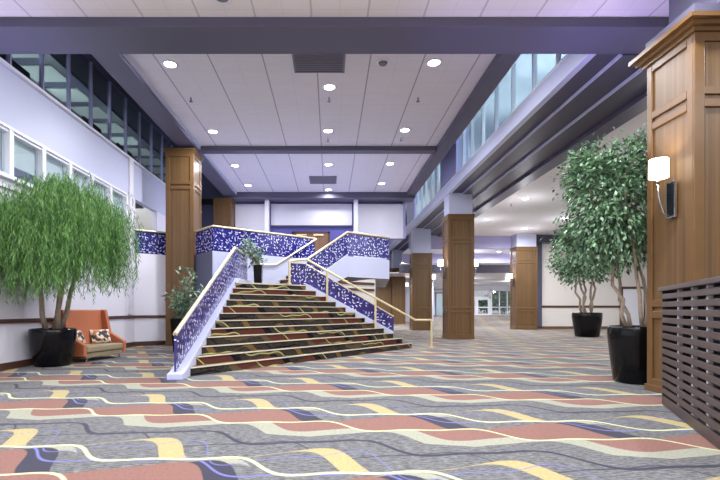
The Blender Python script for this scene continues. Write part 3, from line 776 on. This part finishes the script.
def ficus(name, label, loc, pr, ph, cc, cr, ntr, nclu, per, ll, trunk_r, group, xmax=None, leafmat='ficus_leaf'):
    o = thing(name, label, 'potted tree', loc, group=group)
    x, y = loc[:2]
    build('pot', MB().lathe(pot_prof(pr, ph), (x,y,0), 40), M['pot'], o, smooth=True)
    build('soil', MB().lathe([(.01,ph*.92),(pr*.87,ph*.92),(pr*.87,ph*.94),(.01,ph*.96)], (x,y,0), 24), M['soil'], o)
    C = Vector(cc)
    for k in range(ntr):
        mb = MB(); a = 2*math.pi*k/ntr
        e = C+Vector((math.cos(a)*cr[0]*.45, math.sin(a)*cr[1]*.45, random.uniform(-.2,.3)*cr[2]))
        b0 = (x+math.cos(a)*pr*.35, y+math.sin(a)*pr*.35, ph*.93)
        pts = crooked(b0, e, trunk_r, trunk_r*.4, mb, trunk_r*1.6, 9)
        for j in range(7):
            crooked(pts[random.randint(5,8)], C+Vector((random.uniform(-.8,.8)*cr[0], random.uniform(-.8,.8)*cr[1], random.uniform(-.7,.8)*cr[2])), trunk_r*.35, trunk_r*.1, mb, trunk_r, 5)
        build('trunk', mb, M['bark'], o, smooth=True)
    mb = MB(); n_ = 0
    while n_ < nclu:
        d = rv().normalized(); r_ = random.random()**.38
        sq = lambda v: math.copysign(abs(v)**.72, v)
        c = C+Vector((sq(d.x)*cr[0], sq(d.y)*cr[1], sq(d.z)*cr[2]))*r_
        n_ += 1
        for i in range(per):
            p = c+rv()*.085*(cr[0]/.85)
            dd = (p-C).normalized()*.6+Vector((0,0,-.55))+rv()*.4
            leaf(mb, p, dd, Vector((0,0,1))+rv()*.5, ll*random.uniform(.7,1.2), ll*random.uniform(.38,.55))
    build('foliage', mb, M[leafmat], o)
    return o
ficus('potted_ficus', 'tall leafy ficus in black pot close behind the large right pillar', (5.28,7.92,0), .44, .97, (4.95,8.0,3.10), (.80,.62,1.12), 4, 640, 16, .10, .036, 'potted ficus trees')
ficus('potted_ficus', 'leafy ficus in black pot in front of the far white wall', (11.9,21.3,0), .63, 1.12, (11.75,21.3,3.85), (1.28,1.2,1.3), 5, 460, 15, .16, .06, 'potted ficus trees')
ficus('potted_ficus', 'small dark potted tree by the glazed entrance beside the far pillar', (19.2,46,.38), .4, .9, (19.3,46,2.55), (.8,.8,1.0), 2, 80, 10, .25, .05, 'potted ficus trees')

def small_plant(label, loc, w, h, cc, cr, nl, ll):
    o = thing('potted_plant', label, 'potted plant', loc, group='potted plants by the stair'); x, y, z = loc
    build('planter', MB().prism([(x-w*.8,y-w*.8),(x+w*.8,y-w*.8),(x+w*.8,y+w*.8),(x-w*.8,y+w*.8)], z, z+.02).add(
        [(x+sx*s, y+sy*s, zz) for s, zz in ((w*.8,z+.02),(w,z+h)) for sx, sy in ((-1,-1),(1,-1),(1,1),(-1,1))], [(0,1,5,4),(1,2,6,5),(2,3,7,6),(3,0,4,7),(4,5,6,7)]), M['pot'], o)
    build('soil', MB().box(x-w*.9,x+w*.9,y-w*.9,y+w*.9,z+h-.02,z+h+.008), M['soil'], o)
    C = Vector(cc); mb = MB(); sm = MB()
    for k in range(16):
        e = C+Vector((random.uniform(-.9,.9)*cr[0], random.uniform(-.9,.9)*cr[1], random.uniform(-.6,1)*cr[2]))
        pts = crooked((x+random.uniform(-.5,.5)*w, y+random.uniform(-.5,.5)*w, z+h), e, .012, .005, sm, .03, 6)
        for i in range(nl//16):
            p = pts[random.randint(2,5)]+rv()*.09
            leaf(mb, p, (p-C)*.8+rv()*.5+Vector((0,0,-.1)), Vector((0,0,1))+rv()*.5, ll*random.uniform(.7,1.2), ll*random.uniform(.3,.45))
    build('stems', sm, M['bark'], o); build('foliage', mb, M['plant_leaf'], o)
    return o
small_plant('leafy plant in dark planter at the foot of the tall left pillar', (-4.42,14.0,0), .33, .98, (-4.35,13.95,1.72), (.5,.4,.6), 520, .19)
small_plant('plant in tall black planter on the stair landing', (-2.30,14.75,ZL), .14, .66, (-2.52,14.72,3.2), (.36,.25,.33), 320, .16)

# ------------------------------------------------------------------ settee and pillows
ang = math.atan2(-.33, 1.7)
se = thing('settee', 'orange high-backed settee with taupe seat along the left wall', 'settee', (-6.45, 10.95, 0), ang)
def pb(name, mb, mat, **k): return build(name, mb, M[mat], se, world=False, **k)
# local: x out from wall, y along
pb('backrest', MB().add([(.02,-.02,.28),(.16,-.02,.28),(.16,1.44,.28),(.02,1.44,.28),(-.05,-.06,1.25),(.05,-.06,1.25),(.05,1.50,1.25),(-.05,1.50,1.25)],
    [(3,2,1,0),(4,5,6,7),(0,1,5,4),(1,2,6,5),(2,3,7,6),(3,0,4,7)]), 'orange', bevel=.03, seg=3)
for y0, y1 in ((-.08, .03), (1.39, 1.50)):
    pb('wing', MB().add([(.03,y0,.14),(.74,y0,.14),(.74,y1,.14),(.03,y1,.14),(-.03,y0,1.25),(.17,y0,1.25),(.17,y1,1.25),(-.03,y1,1.25),(.30,y0,.66),(.30,y1,.66),(.74,y0,.42),(.74,y1,.42)],
        [(3,2,1,0),(4,5,6,7),(0,1,10,8),(0,8,5,4),(2,3,9,11),(3,7,6,9),(1,2,11,10),(10,11,9,8),(8,9,6,5),(3,0,4,7)]), 'orange', bevel=.02)
pb('base', MB().box(.04,.70,.03,1.39,.10,.22), 'olive', bevel=.015)
pb('seat', MB().box(.12,.74,.04,1.38,.22,.38), 'olive', bevel=.04, seg=3)
for lx, ly in ((.1,.1),(.66,.1),(.1,1.33),(.66,1.33)):
    pb('leg', MB().lathe([(.001,0),(.018,0),(.03,.1),(.001,.1)], (lx,ly,0), 10), 'chrome')
ca, sa_ = math.cos(ang), math.sin(ang)
def pillow(label, lx, ly, lz, rz, tilt):
    o = thing('pillow', label, 'pillow', (-6.45+lx*ca-ly*sa_, 10.95+lx*sa_+ly*ca, lz), rz, group='patterned pillows on the settee')
    mb = MB(); nn = 10; vs = []; fs = []
    for sgn in (1, -1):
        base = len(vs)
        for i in range(nn+1):
            for j in range(nn+1):
                u = i/nn*2-1; v = j/nn*2-1
                th = .085*((1-u**4)*(1-v**4))**.5
                pin = 1-.06*(1-abs(u*v)) if False else 1
                vs.append((sgn*th, u*.27*(1-.05*(1-v*v)), v*.19*(1-.05*(1-u*u))+.19))
        for i in range(nn):
            for j in range(nn):
                q = (base+i*(nn+1)+j, base+(i+1)*(nn+1)+j, base+(i+1)*(nn+1)+j+1, base+i*(nn+1)+j+1)
                fs.append(q if sgn > 0 else q[::-1])
    mb.add(vs, fs).xf(Matrix.Rotation(tilt, 4, 'Y'))
    build('cushion', mb, M['pillow'], o, world=False, smooth=True)
pillow('patterned pillow at the near end of the orange settee', .36, .26, .385, ang+.25, -.38)
pillow('patterned pillow at the far end of the orange settee', .34, 1.08, .385, ang-.35, -.38)

# shrubs outside the entrance
for i, (x, y, r_, h_) in enumerate(((17.0,60,1.3,1.6),(20.2,59,1.2,2.0),(22.8,61,1.6,3.6),(15.0,64,2.2,4.5),(25,66,2.6,5.2))):
    o = thing('garden_shrub', ['low rounded shrub outside behind the entrance doors','green shrub outside behind the first glass bay','tall shrub outside behind the right glass bays','small tree outside left of the entrance doors','broad tree outside at the far right of the glazing'][i], 'shrub', (x,y,.6), group='shrubs outside the entrance')
    mb = MB()
    for k in range(900):
        d_ = rv().normalized()*random.random()**.4
        leaf(mb, Vector((d_.x*r_, d_.y*r_, h_/2+.3+d_.z*h_/2)), rv(), rv(), .35, .2)
    build('foliage', mb, M['ficus_leaf'], o, world=False)
    build('stem', MB().tube([(0,0,0),(0,0,h_*.7)], [.08,.03], 7), M['bark'], o, world=False)

# ------------------------------------------------------------------ lights
def area(loc, size, power, col=(1,.97,.96), rot=(0,0,0), spread=R(170), sy=None, name='lamp'):
    l = bpy.data.lights.new(name, 'AREA'); l.shape = 'RECTANGLE' if sy else 'DISK'; l.size = size
    if sy: l.size_y = sy
    l.energy = power; l.color = col; l.spread = spread
    o = bpy.data.objects.new(name, l); COL.objects.link(o); o.location = loc; o.rotation_euler = rot
    return o
def point(loc, power, col, r=.08, name='bulb'):
    l = bpy.data.lights.new(name, 'POINT'); l.energy = power; l.color = col; l.shadow_soft_size = r
    o = bpy.data.objects.new(name, l); COL.objects.link(o); o.location = loc; return o
COOL = (.93,.95,1.0)
for i, (x, y, z) in enumerate(DL):
    area((x, y, z-.05), .26, (250 if y < 17 else 75) if z > 6.5 else 260, COOL, name='downlight_lamp')
# point lights added to lift the front ceiling; no fittings hang there
for x, y in ((-3.5,5.2),(0.5,5.2),(3.2,5.2),(-3.5,1),(2,1)):
    point((x, y, H+3.6), 60, COOL, .15, 'ceiling_fill')
for x in (-4, 0, 4, 9):  # unseen downlights assumed over the rest of the hall, added for ambient light
    for y in (-3.5, 1, 5.5):
        area((x, y, H+5.04), .25, 290, COOL, name='downlight_lamp')
for x, y, z in SCON:
    point((x, y, z), 55, (1,.84,.62), .07, 'sconce_bulb')
# low ceiling and entrance hall lamps further back
for x, y, z in ((3.4,30,3.5),(3.4,35,3.5),(10,12.5,6.0),(15,14,6.0),(16,24,6.0),(9,32,5.1),(16,32,5.1),(10,40,3.9),(16,40,3.9),(20,46,3.9),(10,46,3.9),(15,48,3.9)):
    area((x, y, z), .25, 380, COOL, name='downlight_lamp')
for x, y in ((8.4,19.8),(8.3,24.4),(12.3,24.1),(11.5,27.2),(10,14),(14,15),(16,20)):  # added fill hung under the low ceiling to brighten it
    point((x, y, H+3.7), 62, COOL, .15, 'ceiling_fill')
for x, y, z in ((9.5,31.3,4.6),(14,31.3,4.6),(9,33.5,4.0),(15,33.5,4.0),(12,40,3.4),(17,44,3.4),(14,48,3.4),(20,48,3.4),(5.2,33,4.6)):  # added fill that brightens the entrance hall, not fittings
    point((x, y, z), 95, COOL, .15, 'ceiling_fill')
# balcony and clerestory rooms
for x, y, z, p in ((6.6,11,7.4,200),(6.6,14,7.4,200),(6.6,17,7.4,160),(6.6,23,7.4,200),(6.6,26,7.4,160),(7.2,33,7.6,120),(-7.9,10,6.2,110),(-7.9,13,6.2,110),(-7.9,17,6.2,80),(-7.4,9,4.9,20),(-7.5,12.5,4.9,20),(-7.6,17,5.0,14)):
    point((x, y, z), p, (.88,.95,1), .15, 'room_lamp')

def spot(loc, tgt, power, col, ang, name='beam_tint_spot'):
    l = bpy.data.lights.new(name, 'SPOT'); l.energy = power; l.color = col; l.spot_size = ang; l.spot_blend = .9; l.shadow_soft_size = .1
    o = bpy.data.objects.new(name, l); COL.objects.link(o); o.location = loc
    o.rotation_euler = (Vector(tgt)-Vector(loc)).to_track_quat('-Z', 'Y').to_euler()
VIO = (.42,.36,1)  # violet spots placed without fixtures to tint the front beam
spot((4.6,8.2,4.4), (5.0,8.43,6.2), 170, VIO, R(125))
spot((2.6,8.2,4.6), (2.6,8.43,6.2), 60, VIO, R(115))
spot((-5.9,8.25,4.4), (-5.9,8.43,6.2), 130, (.55,.5,1), R(120))
# ------------------------------------------------------------------ world, camera, view
wd = bpy.data.worlds.new('World'); SC.world = wd; wd.use_nodes = True
bg = wd.node_tree.nodes['Background']; bg.inputs[0].default_value = (.95,.96,1,1); bg.inputs[1].default_value = .8
cam = bpy.data.cameras.new('Camera'); co = bpy.data.objects.new('Camera', cam); COL.objects.link(co)
co.location = (0,0,H); co.rotation_euler = (math.pi/2,0,0)
cam.sensor_width = 36; cam.lens = F/720*36; cam.shift_x = 30/720; cam.shift_y = 69.7/720; cam.clip_end = 300
SC.camera = co
SC.view_settings.view_transform = 'Standard'; SC.view_settings.look = 'None'; SC.view_settings.gamma = 1
SC.view_settings.use_curve_mapping = False; SC.view_settings.exposure = -0.48
SC.cycles.max_bounces = 10; SC.cycles.diffuse_bounces = 6; SC.cycles.transparent_max_bounces = 12
SC.cycles.sample_clamp_indirect = 6; SC.cycles.use_denoising = True
